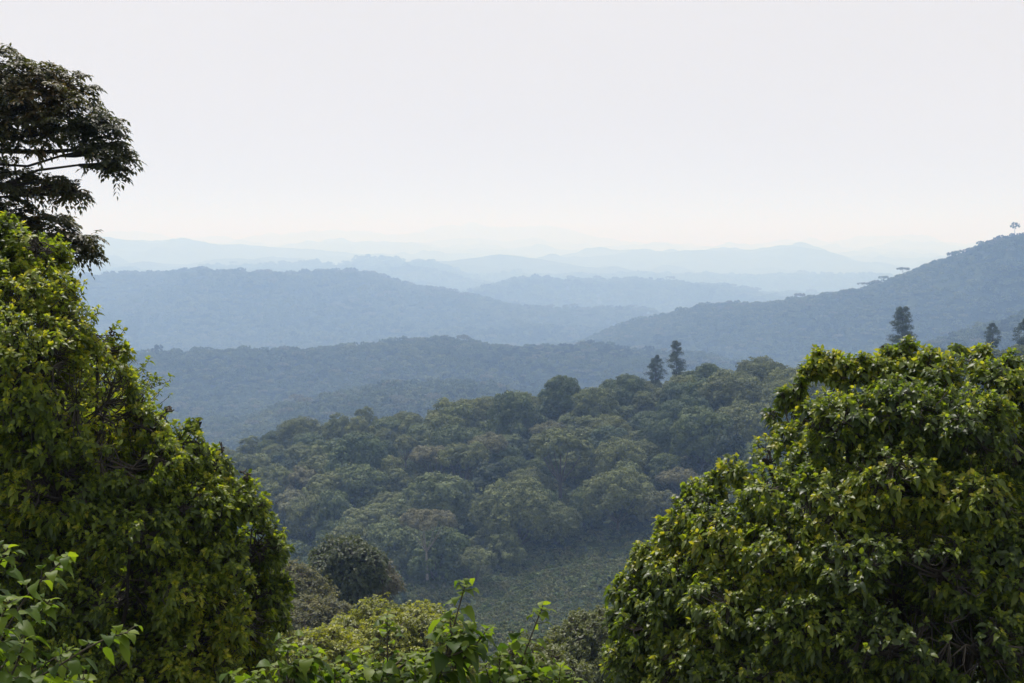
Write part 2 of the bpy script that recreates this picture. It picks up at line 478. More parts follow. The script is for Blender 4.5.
BROAD = ((0.15, 0.33), (0.40, 0.5), (0.70, 0.36), (0.88, 0.15))
def rosettes(tips, axes, k, L, width, young=0.25, spread=(25, 100), droop=(0.3, 0.9), size_jit=0.3, tbias=None):
    """whorls of k leaves round each shoot tip: the inner ones young and upright, the outer hanging"""
    N = len(tips)
    axes = nrm(axes)
    ref = np.where(np.abs(axes[:, 2:3]) > 0.9, np.array([[1.0, 0, 0]]), np.array([[0, 0, 1.0]]))
    u = nrm(np.cross(axes, ref)); v = np.cross(axes, u)
    B, D, S, LL, DR, T = [], [], [], [], [], []
    tb = rng.normal(0, 0.16, N) if tbias is None else tbias
    ph0 = rng.uniform(0, 6.28, N)
    for i in range(k):
        q = (i + rng.uniform(0, 1, N)) / k
        ph = ph0 + i * 2.4 + rng.normal(0, 0.3, N)
        ang = np.radians(spread[0] + (spread[1] - spread[0]) * q + rng.normal(0, 9, N))
        rad = np.cos(ph)[:, None] * u + np.sin(ph)[:, None] * v
        d = nrm(axes * np.cos(ang)[:, None] + rad * np.sin(ang)[:, None])
        s = nrm(np.cross(axes, rad) + rng.normal(0, 0.25, (N, 3)))
        s = nrm(s - d * (s * d).sum(1, keepdims=True))
        B.append(tips - axes * (L * 0.75 * q * rng.uniform(0.3, 1.2, N))[:, None] + d * (L * 0.12))
        D.append(d); S.append(s)
        LL.append(L * (0.62 + 0.5 * np.sqrt(q)) * (1 + rng.normal(0, size_jit, N)).clip(0.45, 1.6))
        DR.append(rng.uniform(*droop, N))
        T.append(np.clip(0.78 - 0.62 * q ** 0.7 + tb + rng.normal(0, 0.09, N) + (young - 0.25), 0, 1))
    return leaves(np.concatenate(B), np.concatenate(D), np.concatenate(S), np.concatenate(LL), width,
                  np.concatenate(DR), np.concatenate(T))

def sph(n):
    v = nrm(rng.normal(0, 1, (n, 3)))
    return v

def lobed_tree(name, label, lobes, base, density, k, L, width, mat, bark, trunk_r=0.16, young=0.25, cat='tree',
               inner=0.5, fork=0.35, group=None, droop=(0.3, 0.9), twig=0.0035, spread=(25, 100), subn=14, gapf=2.6, gap=-9.0):
    """lobes: (centre, radii) ellipsoids of the crown in world space; tips are spread over and through them,
    every tip carried by a twig, the twigs by boughs, the boughs by the trunk."""
    base = np.asarray(base, float)
    root = thing(name, label, cat, tuple(base), group=group)
    wood, tips_all, ax_all, tb_all = [], [], [], []
    cen = np.mean([l_[0] for l_ in lobes], 0)
    top = base + (cen - base) * np.array([fork, fork, fork]) + np.array([0, 0, (cen - base)[2] * 0.1])
    (w, P) = bent(base - np.array([0, 0, 0.3]), top, trunk_r, trunk_r * 0.7, 0.04, 6, sides=9)
    wood.append(w)
    for c, rad in lobes:
        c = np.asarray(c, float); rad = np.asarray(rad, float) * np.ones(3)
        area = 4 * np.pi * (rad.prod() ** (2 / 3))
        n_ = max(8, int(area * density))
        d = sph(n_)
        q = np.where(rng.random(n_) < inner, rng.uniform(0.45, 0.95, n_), np.where(rng.random(n_) < 0.10, rng.uniform(1.03, 1.15, n_), rng.uniform(0.85, 1.05, n_)))
        bump = 1 + 0.2 * fbm(d[:, 0] * 2.3 + c[0], d[:, 1] * 2.3 + d[:, 2] * 3.1 + c[2], 3)
        tips = c + d * rad * (q * bump)[:, None]
        # drop tips buried deep inside another lobe
        keep = np.ones(n_, bool)
        for c2, r2 in lobes:
            r2 = np.asarray(r2, float) * np.ones(3)
            if c2 is c or np.allclose(c2, c):
                continue
            keep &= (((tips - np.asarray(c2)) / r2) ** 2).sum(1) > 0.42
        g_ = gapf
        nz_ = fbm(tips[:, 0] * g_ + tips[:, 1] * 0.7 * g_ + 5, tips[:, 2] * g_ * 1.15 - tips[:, 1] * 0.6 * g_, 2)
        keep &= (nz_ > gap + rng.normal(0, 0.12, n_))
        tips, d = tips[keep], d[keep]
        if len(tips) == 0:
            continue
        ax = nrm(d * 0.8 + np.array([0, 0, 0.75]) + rng.normal(0, 0.28, d.shape))
        tips_all.append(tips); ax_all.append(ax)
        # boughs
        if rad.mean() < 0.15 and len(lobes) > 30:      # a small outer tuft grows from the nearest bough
            src = min((np.asarray(l2[0]) for l2 in lobes if np.mean(l2[1]) > 0.2), key=lambda p_: np.linalg.norm(p_ - c))
            wl_, P = bent(src, c - np.array([0, 0, rad[2] * 0.25]), trunk_r * 0.07, trunk_r * 0.03, 0.05, 5, sides=5)
        else:
            wl_, P = bent(top + rng.normal(0, 0.05, 3), c - np.array([0, 0, rad[2] * 0.25]), trunk_r * 0.34, trunk_r * 0.10, 0.10, 8)
        wood.append(wl_)
        ns = max(4, int(subn * (len(tips) / 250) ** 0.5))
        sub = c + sph(ns) * rad * rng.uniform(0.4, 0.72, (ns, 1))
        for s_ in sub:
            w2, _ = bent(c - np.array([0, 0, rad[2] * 0.25]) + rng.normal(0, 0.03, 3), s_, trunk_r * 0.085, trunk_r * 0.04, 0.1, 4, sides=5)
            wood.append(w2)
        near = ((tips[:, None] - sub[None]) ** 2).sum(2)
        j = near.argmin(1)
        p0 = sub[j]; p1 = tips - ax * L * 0.9
        mid = (p0 + p1) / 2 + rng.normal(0, 0.03, p0.shape) - np.array([0, 0, 0.1]) * np.linalg.norm(p1 - p0, axis=1)[:, None]
        wood.append(tubes(p0, mid, twig * 2.2, twig * 1.5, 4))
        wood.append(tubes(mid, p1, twig * 1.5, twig, 4))
        wood.append(tubes(p1, tips, twig, twig * 0.7, 3) if False else tubes(p1, tips, twig, twig * 0.7, 4))
    tips = np.concatenate(tips_all); ax = np.concatenate(ax_all)
    tb = 0.24 * fbm(tips[:, 0] * 1.3, tips[:, 1] * 1.3 + tips[:, 2] * 1.7, 3) + rng.normal(0, 0.13, len(tips))
    V, Fq, T = rosettes(tips - base, ax, k, L, width, young, tbias=tb, droop=droop, spread=spread)
    link('crown', mesh_np('crown', V, Fq, mat, T, smooth=True), root)
    V, Fq = merge(wood)
    link('trunk', mesh_np('trunk', V - base, Fq, bark, smooth=True), root)
    print(name, len(tips), 'shoots')
    return root

def lobes_from(px_list, f=F):
    """(column,row,distance,radius in px, squash) -> world ellipsoids"""
    out = []
    for px, py, D, rp, sq in px_list:
        r = rp * D / F
        out.append((at(px, py, D), np.array([r, r, r * sq])))
    return out

# distant-tree crowns: broccoli-like clumps of small faces
def clump_crown(R, H, nl, puffs, faces, size, flat=0.0, seed=0, lobe=(0.26, 0.40), skirt=-0.15, solid=True):
    r_ = np.random.default_rng(seed)
    Vs, Ts, Ns = [], [], []
    # lobes over a dome
    i = np.arange(nl)
    z = 1 - (i + 0.5) / nl * (1 - skirt)
    ph = i * 2.39996 + r_.uniform(-.35, .35, nl)
    rr = np.sqrt(np.clip(1 - z * z, 0, 1))
    dirs = np.stack([rr * np.cos(ph), rr * np.sin(ph), z], 1)
    wob = r_.uniform(0.66, 1.0, nl)
    lr = r_.uniform(*lobe, nl) * R
    cen = dirs * np.array([R, R, H]) * wob[:, None] * 0.78
    cen[:, 2] += flat * H * 0.2 * rr
    P, Nn, T = [], [], []
    for c, r0 in zip(cen, lr):
        d = nrm(r_.normal(0, 1, (puffs, 3)) + nrm(c[None] + np.array([0, 0, 0.3 * H])) * 0.9)
        pc = c + d * r0 * np.array([1, 1, 0.72]) * r_.uniform(0.7, 1.05, (puffs, 1))
        pr = r0 * r_.uniform(0.28, 0.5, puffs)
        q = nrm(r_.normal(0, 1, (puffs, faces, 3)) + d[:, None] * 0.9 + np.array([0, 0, 0.35]))
        P.append((pc[:, None] + q * pr[:, None, None] * r_.uniform(0.8, 1.1, (puffs, faces, 1))).reshape(-1, 3))
        Nn.append(q.reshape(-1, 3))
        T.append(np.clip(np.repeat(r_.uniform(0.2, 0.8, puffs), faces) + r_.normal(0, 0.12, puffs * faces) + r_.normal(0, .1), 0, 1))
    P, Nn, T = np.concatenate(P), np.concatenate(Nn), np.concatenate(T)
    Nn = nrm(Nn + r_.normal(0, 0.28, Nn.shape))
    ref = nrm(r_.normal(0, 1, Nn.shape))
    u = nrm(np.cross(Nn, ref)); v = np.cross(Nn, u)
    s = size * r_.uniform(0.55, 1.3, len(P))[:, None]
    V = np.stack([P - u * s * 0.5, P - v * s * 0.32, P + u * s * 0.5, P + v * s * 0.32], 1).reshape(-1, 3)
    Fq = np.arange(len(P) * 4).reshape(-1, 4)
    return V, Fq, np.repeat(T, 4), cen, lr

def far_tree_trunk(h, r, cen, seed, fork=0.55):
    r_ = np.random.default_rng(seed)
    parts = [tubes([[0, 0, -2]], [[0.2, 0.1, h * fork]], r, r * 0.75, 8)]
    top = np.array([0.2, 0.1, h * fork])
    for c in cen[r_.permutation(len(cen))[:9]]:
        c = c + np.array([0, 0, h])
        m_ = (top + c) / 2 + np.array([0, 0, -0.6])
        parts.append(tubes([top, m_], [m_, c], [r * 0.42, r * 0.25], [r * 0.25, r * 0.08], 5))
    return merge(parts)

# variants: (R, H, lobes, flat, skirt, material)
VAR = []
def variant(R, H, nl, mat, flat=0.0, skirt=-0.15, trunk=9.0, bark='bark', puffs=22, faces=30, size=0.5, seed=0, lobe=(0.26, 0.40)):
    V, Fq, T, cen, lr = clump_crown(R, H, nl, puffs, faces, size, flat, seed, lobe, skirt)
    crown = mesh_np('crown', V + np.array([0, 0, trunk]), Fq, M[mat], T)
    tv, tf = far_tree_trunk(trunk, R * 0.045 + 0.12, cen, seed)
    VAR.append((crown, mesh_np('trunk', tv, tf, M[bark], smooth=True), R, H, trunk))
    return len(VAR) - 1

dome1 = variant(6.4, 8.0, 26, 'f_green', seed=1, skirt=-0.45, trunk=10)
dome2 = variant(5.4, 7.4, 18, 'f_green', seed=2, skirt=-0.5, trunk=10, lobe=(.3, .46))
dome3 = variant(7.6, 7.0, 30, 'f_olive', seed=3, skirt=-0.3, trunk=11)
dome4 = variant(4.8, 7.6, 16, 'f_olive', seed=4, skirt=-0.6, trunk=9, lobe=(.3, .46))
flat1 = variant(8.0, 4.2, 24, 'f_brown', seed=5, skirt=0.0, trunk=14, flat=0.5, lobe=(.17, .28), faces=24)
flat2 = variant(7.0, 4.4, 20, 'f_olive', seed=6, skirt=-0.1, trunk=14, flat=0.4, lobe=(.18, .3))
tall1 = variant(4.4, 10.0, 24, 'f_dark', seed=7, skirt=-0.7, trunk=8, lobe=(.3, .45))
round1 = variant(6.4, 9.0, 26, 'f_green', seed=8, skirt=-0.6, trunk=9)
brown2 = variant(6.0, 6.6, 20, 'f_brown', seed=9, skirt=-0.4, trunk=11)

# ------------------------------------------------------------------ the forested hill across the valley: every tree a thing
KIND_TXT = {dome1: 'broad green domed forest tree', dome2: 'rounded green forest tree', dome3: 'wide olive cauliflower-crowned forest tree',
            dome4: 'small olive rounded forest tree', flat1: 'flat-topped brownish forest tree', flat2: 'flat-topped olive forest tree',
            tall1: 'tall narrow dark forest tree', round1: 'big round-crowned green forest tree', brown2: 'grey-brown domed forest tree'}

def far_tree(kind, x, y, label, group, s=1.0, sz=1.0, z=None, rz=None, name='forest_tree', cat='tree'):
    if z is None:
        z = float(terrain([x], [y])[0])
    cr, tr, R, H, tk = VAR[kind]
    root = thing(name, label, cat, (x, y, z), rng.uniform(0, 6.28) if rz is None else rz, group, (s * rng.uniform(0.85, 1.2), s * rng.uniform(0.85, 1.2), s * sz))
    link('crown', cr, root)
    link('trunk', tr, root)
    return root

def ridge_z(px, py, D):
    return at(px, py, D)

def pix_of(P):
    """picture position of world points"""
    P = np.atleast_2d(P) - np.array([0, 0, EYE])
    c, s = math.cos(PITCH), math.sin(PITCH)
    fwd = P[:, 1] * c - P[:, 2] * s
    up = P[:, 1] * s + P[:, 2] * c
    return W / 2 + F * P[:, 0] / fwd, Hh / 2 - F * up / fwd, fwd

# candidate spots on a jittered grid
sp = 12.6
gx, gy = np.meshgrid(np.arange(-300, 260, sp), np.arange(330, 600, sp))
gx = (gx + (np.arange(gx.shape[0])[:, None] % 2) * sp / 2 + rng.uniform(-.36, .36, gx.shape) * sp).ravel()
gy = (gy + rng.uniform(-.36, .36, gy.shape) * sp).ravel()
gz = terrain(gx, gy)
az = np.arctan2(gx, gy); r = np.hypot(gx, gy)
Rk, Zk, _ = nodes(az)
rv, rc = Rk[g0 + 1], Rk[g0 + 2]
px, py, _f = pix_of(np.stack([gx, gy, gz], 1))
ptx, pty, _f = pix_of(np.stack([gx, gy, gz + 17], 1))
# the scrubby clearing at the foot of the slope stays free of big trees
edge = np.interp(px, [250, 380, 440, 520, 560, 600, 640, 700, 800], [0, 0, 18, 44, 50, 50, 50, 44, 38])
ok = (r > rv + edge - 12) & (r < rc + 22) & (px > 180) & (px < 1090)
ok &= ~((px > 820) & (pty > 440))
side_wood = (r > rv - 12) & (r < rc + 22) & (px <= 180) & (px > -150)
sel = np.where(ok)[0]
sel = sel[np.argsort(r[sel])]
print('hill trees', len(sel))
kinds_pool = [dome1, dome2, dome3, dome4, flat1, flat2, tall1, round1, brown2]
pr = np.array([0.20, 0.14, 0.17, 0.10, 0.04, 0.08, 0.07, 0.17, 0.03])
for i in sel:
    kd = kinds_pool[rng.choice(len(kinds_pool), p=pr / pr.sum())]
    f_ = (r[i] - rv[i]) / (rc[i] - rv[i])
    zone = 'at the wooded slope foot' if f_ < 0.3 else ('halfway up the wooded slope' if f_ < 0.72 else 'along the near ridge crest')
    side = 'towards the left tree' if px[i] < 390 else ('above the scrubby clearing' if px[i] < 640 else 'towards the right tree')
    s_ = (rng.uniform(0.72, 1.15) + (0.42 if rng.random() < 0.3 else 0)) * (0.85 if px[i] < 420 and f_ > 0.6 else 1)
    if f_ > 0.85:
        s_ = min(s_, 1.12) * 0.86
        if kd in (flat1, flat2, tall1):
            kd = dome1 if rng.random() < 0.5 else dome3
    far_tree(kd, gx[i], gy[i], KIND_TXT[kd] + ' ' + zone + ' ' + side, 'trees of the near wooded ridge', s_, rng.uniform(0.8, 1.15), z=gz[i] - 4.0 * s_ - (2.5 if f_ < 0.3 else 0))

side_pts = np.stack([gx[side_wood], gy[side_wood], gz[side_wood]], 1)
model_roots = {}
for o_ in list(C.objects):
    if o_.parent is not None and o_.name.startswith('crown'):
        model_roots.setdefault(o_.data.name, o_)

# ------------------------------------------------------------------ single trees that stand out
def stand_out(kind, px_, py_top, D, label, s, sz, name='forest_tree', extra=None):
    cr, tr, R, H, tk = VAR[kind]
    p = at(px_, py_top, D)
    hgt = (tk + H * 0.98) * s * sz
    return far_tree(kind, p[0], p[1], label, None, s, sz, z=p[2] - hgt, name=name)

# upright, layered emergents (podocarp-like): own crown meshes
def emergent(Hc, Rb, seed, trunk, n_tiers=11):
    r_ = np.random.default_rng(seed)
    Ps, Ns, Ts, wood = [], [], [], []
    for k in range(n_tiers):
        f_ = k / (n_tiers - 1)
        z = trunk + Hc * f_
        rad = Rb * (0.30 + 0.85 * math.sin(math.pi * (0.12 + 0.78 * f_)) ** 0.8) * (1 - 0.22 * f_) * r_.uniform(0.7, 1.15)
        nb = 8
        for j in range(nb):
            a = r_.uniform(0, 6.28)
            rr = rad * r_.uniform(0.45, 1.0)
            c = np.array([math.cos(a) * rr * 0.72, math.sin(a) * rr * 0.72, z + r_.uniform(-.5, .5)])
            wood.append(tubes([[0, 0, z - 0.8]], [c], 0.09, 0.03, 4))
            q = nrm(r_.normal(0, 1, (130, 3)) + np.array([0, 0, 0.4]))
            Ps.append(c + q * np.array([rr * 0.42, rr * 0.42, Hc / n_tiers * 0.72]) * r_.uniform(0.5, 1.05, (130, 1)))
            Ns.append(q); Ts.append(np.clip(r_.uniform(.2, .8) + r_.normal(0, .12, 130), 0, 1))
    P, Nn, T = np.concatenate(Ps), nrm(np.concatenate(Ns) + r_.normal(0, .5, (len(Ps) * 130, 3))), np.concatenate(Ts)
    u = nrm(np.cross(Nn, nrm(r_.normal(0, 1, Nn.shape)))); v = np.cross(Nn, u)
    s = 0.42 * r_.uniform(0.5, 1.3, len(P))[:, None]
    V = np.stack([P - u * s * 0.5, P - v * s * 0.3, P + u * s * 0.5, P + v * s * 0.3], 1).reshape(-1, 3)
    wood.append(tubes([[0, 0, -2], [0, 0, trunk]], [[0, 0, trunk], [0, 0, trunk + Hc * 0.95]], [0.38, 0.3], [0.3, 0.05], 7))
    wv, wf = merge(wood)
    return (mesh_np('crown', V, np.arange(len(P) * 4).reshape(-1, 4), M['f_emergent'], np.repeat(T, 4)),
            mesh_np('trunk', wv, wf, M['bark_dark'], smooth=True), Rb, Hc, trunk)

VAR.append(emergent(15, 6.2, 31, 4)); em1 = len(VAR) - 1
VAR.append(emergent(11, 5.6, 32, 3, 8)); em2 = len(VAR) - 1
VAR.append(emergent(17, 6.2, 33, 3, 13)); em3 = len(VAR) - 1
stand_out(em1, 677, 344, 500, 'tall dark feathery tree rising above the ridge crest', 0.78, 1.0, 'emergent_tree')
stand_out(em2, 656, 358, 497, 'shorter spiky dark tree just left of the tall feathery ridge tree', 0.75, 1.0, 'emergent_tree')
stand_out(em3, 903, 311, 440, 'tall open dark tree rising behind the big leafy tree on the right', 0.85, 1.0, 'emergent_tree')
stand_out(dome2, 888, 342, 445, 'low bushy tree at the foot of the tall open dark tree', 0.5, 1.0)
stand_out(em2, 993, 326, 440, 'small round-topped dark tree on the far right end of the ridge', 0.72, 0.8, 'emergent_tree')
stand_out(em2, 1026, 322, 435, 'small dark tree cut by the right edge of the photo on the ridge', 0.8, 0.9, 'emergent_tree')
stand_out(round1, 561, 371, 470, 'large high dome of dark green crown standing proud of the ridge crest', 1.15, 1.0)
stand_out(dome1, 707, 361, 480, 'rounded dark crown on the crest right of the tall feathery tree', 0.7, 1.0)
# pale forked trunk above the valley floor
pv_, pf_, pT, pc_, _ = clump_crown(7.2, 3.2, 20, 20, 26, 0.45, 0.6, 77, (.2, .3), 0.05)
ptr = far_tree_trunk(13, 0.32, pc_, 78, 0.42)
VAR.append((mesh_np('crown', pv_ + np.array([0, 0, 13]), pf_, M['f_brown'], pT), mesh_np('trunk', *ptr, M['bark_pale'], smooth=True), 7.2, 3.2, 13))
stand_out(len(VAR) - 1, 427, 512, 350, 'brownish flat-crowned tree with a pale forked trunk at the valley edge', 0.95, 1.0)

# ------------------------------------------------------------------ far silhouettes, low detail; they also serve as models for the far woods
def low_variant(R, H, nl, mat, seed, flat=0.0, skirt=-0.3, trunk=8.0, puffs=5, faces=16, size=1.5, lobe=(.3, .45)):
    V, Fq, T, cen, lr = clump_crown(R, H, nl, puffs, faces, size, flat, seed, lobe, skirt)
    tv, tf = far_tree_trunk(trunk, 0.35, cen[:4], seed)
    VAR.append((mesh_np('crown', V + np.array([0, 0, trunk]), Fq, M[mat], T), mesh_np('trunk', tv, tf, M['bark_dark'], smooth=True), R, H, trunk))
    return len(VAR) - 1

lo1 = low_variant(7, 6, 12, 'f_green', 41)
lo2 = low_variant(6, 7, 10, 'f_dark', 42, skirt=-0.5)
lo3 = low_variant(8, 4.5, 13, 'f_olive', 43, skirt=-0.1)
lo4 = low_variant(10, 2.6, 14, 'f_brown', 44, flat=0.8, skirt=0.1, trunk=13, lobe=(.16, .26))
sil = []
def far_single(kind, px_, py_top, D, label, s, sz=1.0, dy=3.0):
    o = stand_out(kind, px_, py_top + dy, D, label, s * 0.9, sz * 0.75, 'ridge_tree')
    sil.append(o)
    return o
def Dh(px_):  # distance of the right ridge at a column
    a, d_ = dist_prof(RIDGES[3]['dist']); return float(np.interp(az_of(px_), a, d_))
s1 = far_single(lo1, 1015, 222, Dh(1015), 'lone round tree on the skyline at the top of the right ridge', 1.35, 1.35, 0.5)
s2 = far_single(lo4, 903, 265, Dh(903), 'flat-topped tree on the skyline midway up the right ridge', 1.5)
s3 = far_single(lo3, 884, 273, Dh(884), 'wide low tree just below the flat-topped tree on the right ridge', 1.3)
s4 = far_single(lo4, 800, 291, Dh(800), 'broad flat-topped tree at the left shoulder of the right ridge', 1.9)
far_single(lo2, 708, 296, Dh(708), 'small bushy tree on the low left end of the right ridge', 1.1, 1.0, 5.5)
far_single(lo4, 864, 280, Dh(864), 'thin spreading tree on the skyline below the wide low tree', 1.3)
far_single(lo1, 981, 238, Dh(981), 'rounded tree breaking the skyline near the top of the right ridge', 1.2)
far_single(lo1, 202, 263, 4680, 'round tree at the highest point of the long blue ridge', 2.2)
far_single(lo1, 405, 281, 4520, 'tree bump where the long blue ridge starts falling right', 1.9)
far_single(lo2, 447, 333, 2100, 'tall dark tree on the crest of the second wooded ridge', 1.3)
far_single(lo1, 207, 344, 2150, 'rounded tree on the left crest of the second wooded ridge', 1.3)

# ------------------------------------------------------------------ far woods: one mass per ridge, scattered by geometry nodes over the slopes
def scatter_group(models):
    ng = bpy.data.node_groups.new('scatter', 'GeometryNodeTree')
    ng.interface.new_socket('Geometry', in_out='INPUT', socket_type='NodeSocketGeometry')
    ng.interface.new_socket('Geometry', in_out='OUTPUT', socket_type='NodeSocketGeometry')
    n, l = ng.nodes, ng.links
    gi, go = n.new('NodeGroupInput'), n.new('NodeGroupOutput')
    join = n.new('GeometryNodeJoinGeometry')
    for o in reversed(models):
        oi = n.new('GeometryNodeObjectInfo')
        oi.inputs['Object'].default_value = o
        oi.inputs['As Instance'].default_value = True
        oi.transform_space = 'ORIGINAL'
        l.new(oi.outputs['Geometry'], join.inputs[0])
    iop = n.new('GeometryNodeInstanceOnPoints')
    iop.inputs['Pick Instance'].default_value = True
    def attr(nm, ty):
        a = n.new('GeometryNodeInputNamedAttribute'); a.data_type = ty; a.inputs['Name'].default_value = nm
        return a.outputs['Attribute']
    l.new(gi.outputs[0], iop.inputs['Points'])
    l.new(join.outputs[0], iop.inputs['Instance'])
    l.new(attr('pick', 'INT'), iop.inputs['Instance Index'])
    e2r = n.new('FunctionNodeEulerToRotation')
    l.new(attr('rot', 'FLOAT_VECTOR'), e2r.inputs[0])
    l.new(e2r.outputs[0], iop.inputs['Rotation'])
    l.new(attr('scl', 'FLOAT_VECTOR'), iop.inputs['Scale'])
    l.new(iop.outputs[0], go.inputs[0])
    return ng

def scatter(name, label, P, S, pick, ng):
    me = bpy.data.meshes.new(name)
    me.vertices.add(len(P)); me.vertices.foreach_set('co', P.astype(np.float32).ravel())
    a = me.attributes.new('scl', 'FLOAT_VECTOR', 'POINT'); a.data.foreach_set('vector', S.astype(np.float32).ravel())
    rot = np.zeros((len(P), 3), np.float32); rot[:, 2] = rng.uniform(0, 6.28, len(P)); rot[:, :2] = rng.normal(0, .08, (len(P), 2))
    a = me.attributes.new('rot', 'FLOAT_VECTOR', 'POINT'); a.data.foreach_set('vector', rot.ravel())
    a = me.attributes.new('pick', 'INT', 'POINT'); a.data.foreach_set('value', pick.astype(np.int32))
    o = link(name, me)
    m_ = o.modifiers.new('scatter', 'NODES'); m_.node_group = ng
    o['kind'] = 'stuff'; o['label'] = label
    print(name, len(P))
    return o

# what the lookout can see of the land (with a margin for small sideways steps)
va = np.radians(np.linspace(-24, 24, 481))
vr = np.exp(np.linspace(np.log(250), np.log(12000), 900))
VA, VR = np.meshgrid(va, vr, indexing='ij')
vh = terrain((VR * np.sin(VA)).ravel(), (VR * np.cos(VA)).ravel()).reshape(VA.shape)
vt = (vh + 6 - EYE) / VR
vrun = np.maximum.accumulate(vt, 1)
def visible(x, y, z, up=22.0, margin=0.004):
    a_, r_ = np.arctan2(x, y), np.hypot(x, y)
    ia = np.clip(((a_ - va[0]) / (va[1] - va[0])).round().astype(int), 0, len(va) - 1)
    ir = np.clip(np.searchsorted(vr, r_ * 0.985) - 1, 0, len(vr) - 1)
    return (z + up - EYE) / r_ > vrun[ia, ir] - margin

def wood_band(q, spacing, rmin, rmax, s0, label, ng, npick, a_lim=22.5, pw=None):
    h = rmax * math.sin(math.radians(a_lim))
    gx, gy = np.meshgrid(np.arange(-h, h, spacing), np.arange(rmin * 0.9, rmax, spacing))
    gx = (gx + rng.uniform(-.45, .45, gx.shape) * spacing).ravel(); gy = (gy + rng.uniform(-.45, .45, gy.shape) * spacing).ravel()
    a_, r_ = np.arctan2(gx, gy), np.hypot(gx, gy)
    m_ = (np.abs(a_) < math.radians(a_lim)) & (r_ > rmin) & (r_ < rmax)
    gx, gy, a_, r_ = gx[m_], gy[m_], a_[m_], r_[m_]
    Rk, _, _ = nodes(a_)
    k = g0 + 1 + 2 * q
    m_ = (r_ > Rk[k]) & (r_ <= Rk[k + 2])
    gx, gy = gx[m_], gy[m_]
    gz = terrain(gx, gy)
    m_ = visible(gx, gy, gz)
    gx, gy, gz = gx[m_], gy[m_], gz[m_]
    s_ = s0 * rng.uniform(0.65, 1.3, len(gx)) * (1 + 0.25 * fbm(gx / 150, gy / 150, 2))
    big = rng.random(len(gx)) < 0.03
    s_[big] *= 1.3
    S = np.stack([s_, s_ * rng.uniform(.85, 1.15, len(gx)), s_ * rng.uniform(0.75, 1.15, len(gx))], 1)
    P = np.stack([gx, gy, gz - 3.2 * s_ + 1.0], 1)
    pn = fbm(gx / 170.0 + 7 * q, gy / 230.0, 3) + rng.normal(0, 0.45, len(gx))
    pick = np.where(pn > 0.75, 2, np.where(pn < -0.6, 1, np.where(rng.random(len(gx)) < 0.07, 3, 0)))
    scatter('woods', label, P, S, pick, ng)

crown_of = lambda root: next(c for c in root.children if c.name.startswith('crown'))
ng_far = scatter_group([crown_of(s1), crown_of(sil[4]), crown_of(s3), crown_of(s2)])
PW = [0.36, 0.2, 0.34, 0.10]
wood_band(1, 9.5, 1100, 2300, 0.8, 'hazy woods on the low spur beyond the near ridge', ng_far, 4, pw=PW)
wood_band(2, 10.5, 1500, 2900, 0.85, 'hazy blue-green woods covering the second ridge', ng_far, 4, pw=PW)
wood_band(3, 11.5, 1800, 3700, 0.9, 'hazy blue woods covering the tall right ridge', ng_far, 4, pw=PW)
wood_band(4, 19, 3400, 5600, 1.5, 'blue hazy woods on the long ridge across the middle', ng_far, 4, pw=PW)
wood_band(5, 26, 5000, 7300, 2.0, 'pale blue woods on the hill behind the long ridge', ng_far, 4, pw=PW)
wood_band(6, 34, 7000, 9300, 2.6, 'pale blue woods on a distant low hill', ng_far, 4, pw=PW)

ng_near = scatter_group([model_roots[VAR[k_][0].name] for k_ in (dome1, dome3, round1, dome2) if VAR[k_][0].name in model_roots])
s_ = rng.uniform(0.8, 1.35, len(side_pts))
scatter('woods', 'wooded slope carrying on behind the big left tree', side_pts - np.array([0, 0, 4.0]), np.stack([s_] * 3, 1), rng.integers(0, 4, len(side_pts)), ng_near)

# ------------------------------------------------------------------ scrub on the valley floor and under the hill trees
sv, sf, sT, _, _ = clump_crown(1.7, 1.5, 9, 8, 14, 0.42, 0, 91, (.3, .45), -0.1)
shrub_root = thing('shrub', 'grey-green rounded shrub on the open valley floor', 'shrub', tuple(at(560, 566, 345) * [1, 1, 0] + [0, 0, float(terrain(*[[v] for v in at(560, 566, 345)[:2]])[0])]))
shrub_o = link('crown', mesh_np('crown', sv, sf, M['scrub'], sT), shrub_root)
sv2, sf2, sT2, _, _ = clump_crown(1.3, 2.2, 8, 7, 14, 0.4, 0, 92, (.28, .4), -0.2)
shrub_root2 = thing('shrub', 'small upright shrub on the open valley floor', 'shrub', tuple(at(510, 575, 342) * [1, 1, 0] + [0, 0, float(terrain(*[[v] for v in at(510, 575, 342)[:2]])[0])]))
shrub_o2 = link('crown', mesh_np('crown', sv2, sf2, M['scrub'], sT2), shrub_root2)
ng_s = scatter_group([shrub_o, shrub_o2])
sp = 1.9
gx, gy = np.meshgrid(np.arange(-260, 230, sp), np.arange(215, 600, sp))
gx = (gx + rng.uniform(-.5, .5, gx.shape) * sp).ravel(); gy = (gy + rng.uniform(-.5, .5, gy.shape) * sp).ravel()
px, py, _f = pix_of(np.stack([gx, gy, np.full_like(gx, -88)], 1))
m_ = (px > -150) & (px < 1100) & ((px > 190) | (gy > 300))
gx, gy = gx[m_], gy[m_]; gz = terrain(gx, gy)
rr_ = np.hypot(gx, gy)
s_ = 0.8 * rng.uniform(0.6, 1.3, len(gx)) * (1 + 0.5 * np.clip(fbm(gx / 14, gy / 14, 2), -0.8, 1))
S = np.stack([s_, s_, s_ * rng.uniform(.7, 1.2, len(gx))], 1)
scatter('undergrowth', 'tangled grey-green undergrowth on the valley floor', np.stack([gx, gy, gz - 0.2], 1), S, rng.integers(0, 2, len(gx)), ng_s)

# ------------------------------------------------------------------ nearer crowns below the lookout
def gz_at(p):
    return float(terrain([p[0]], [p[1]])[0])

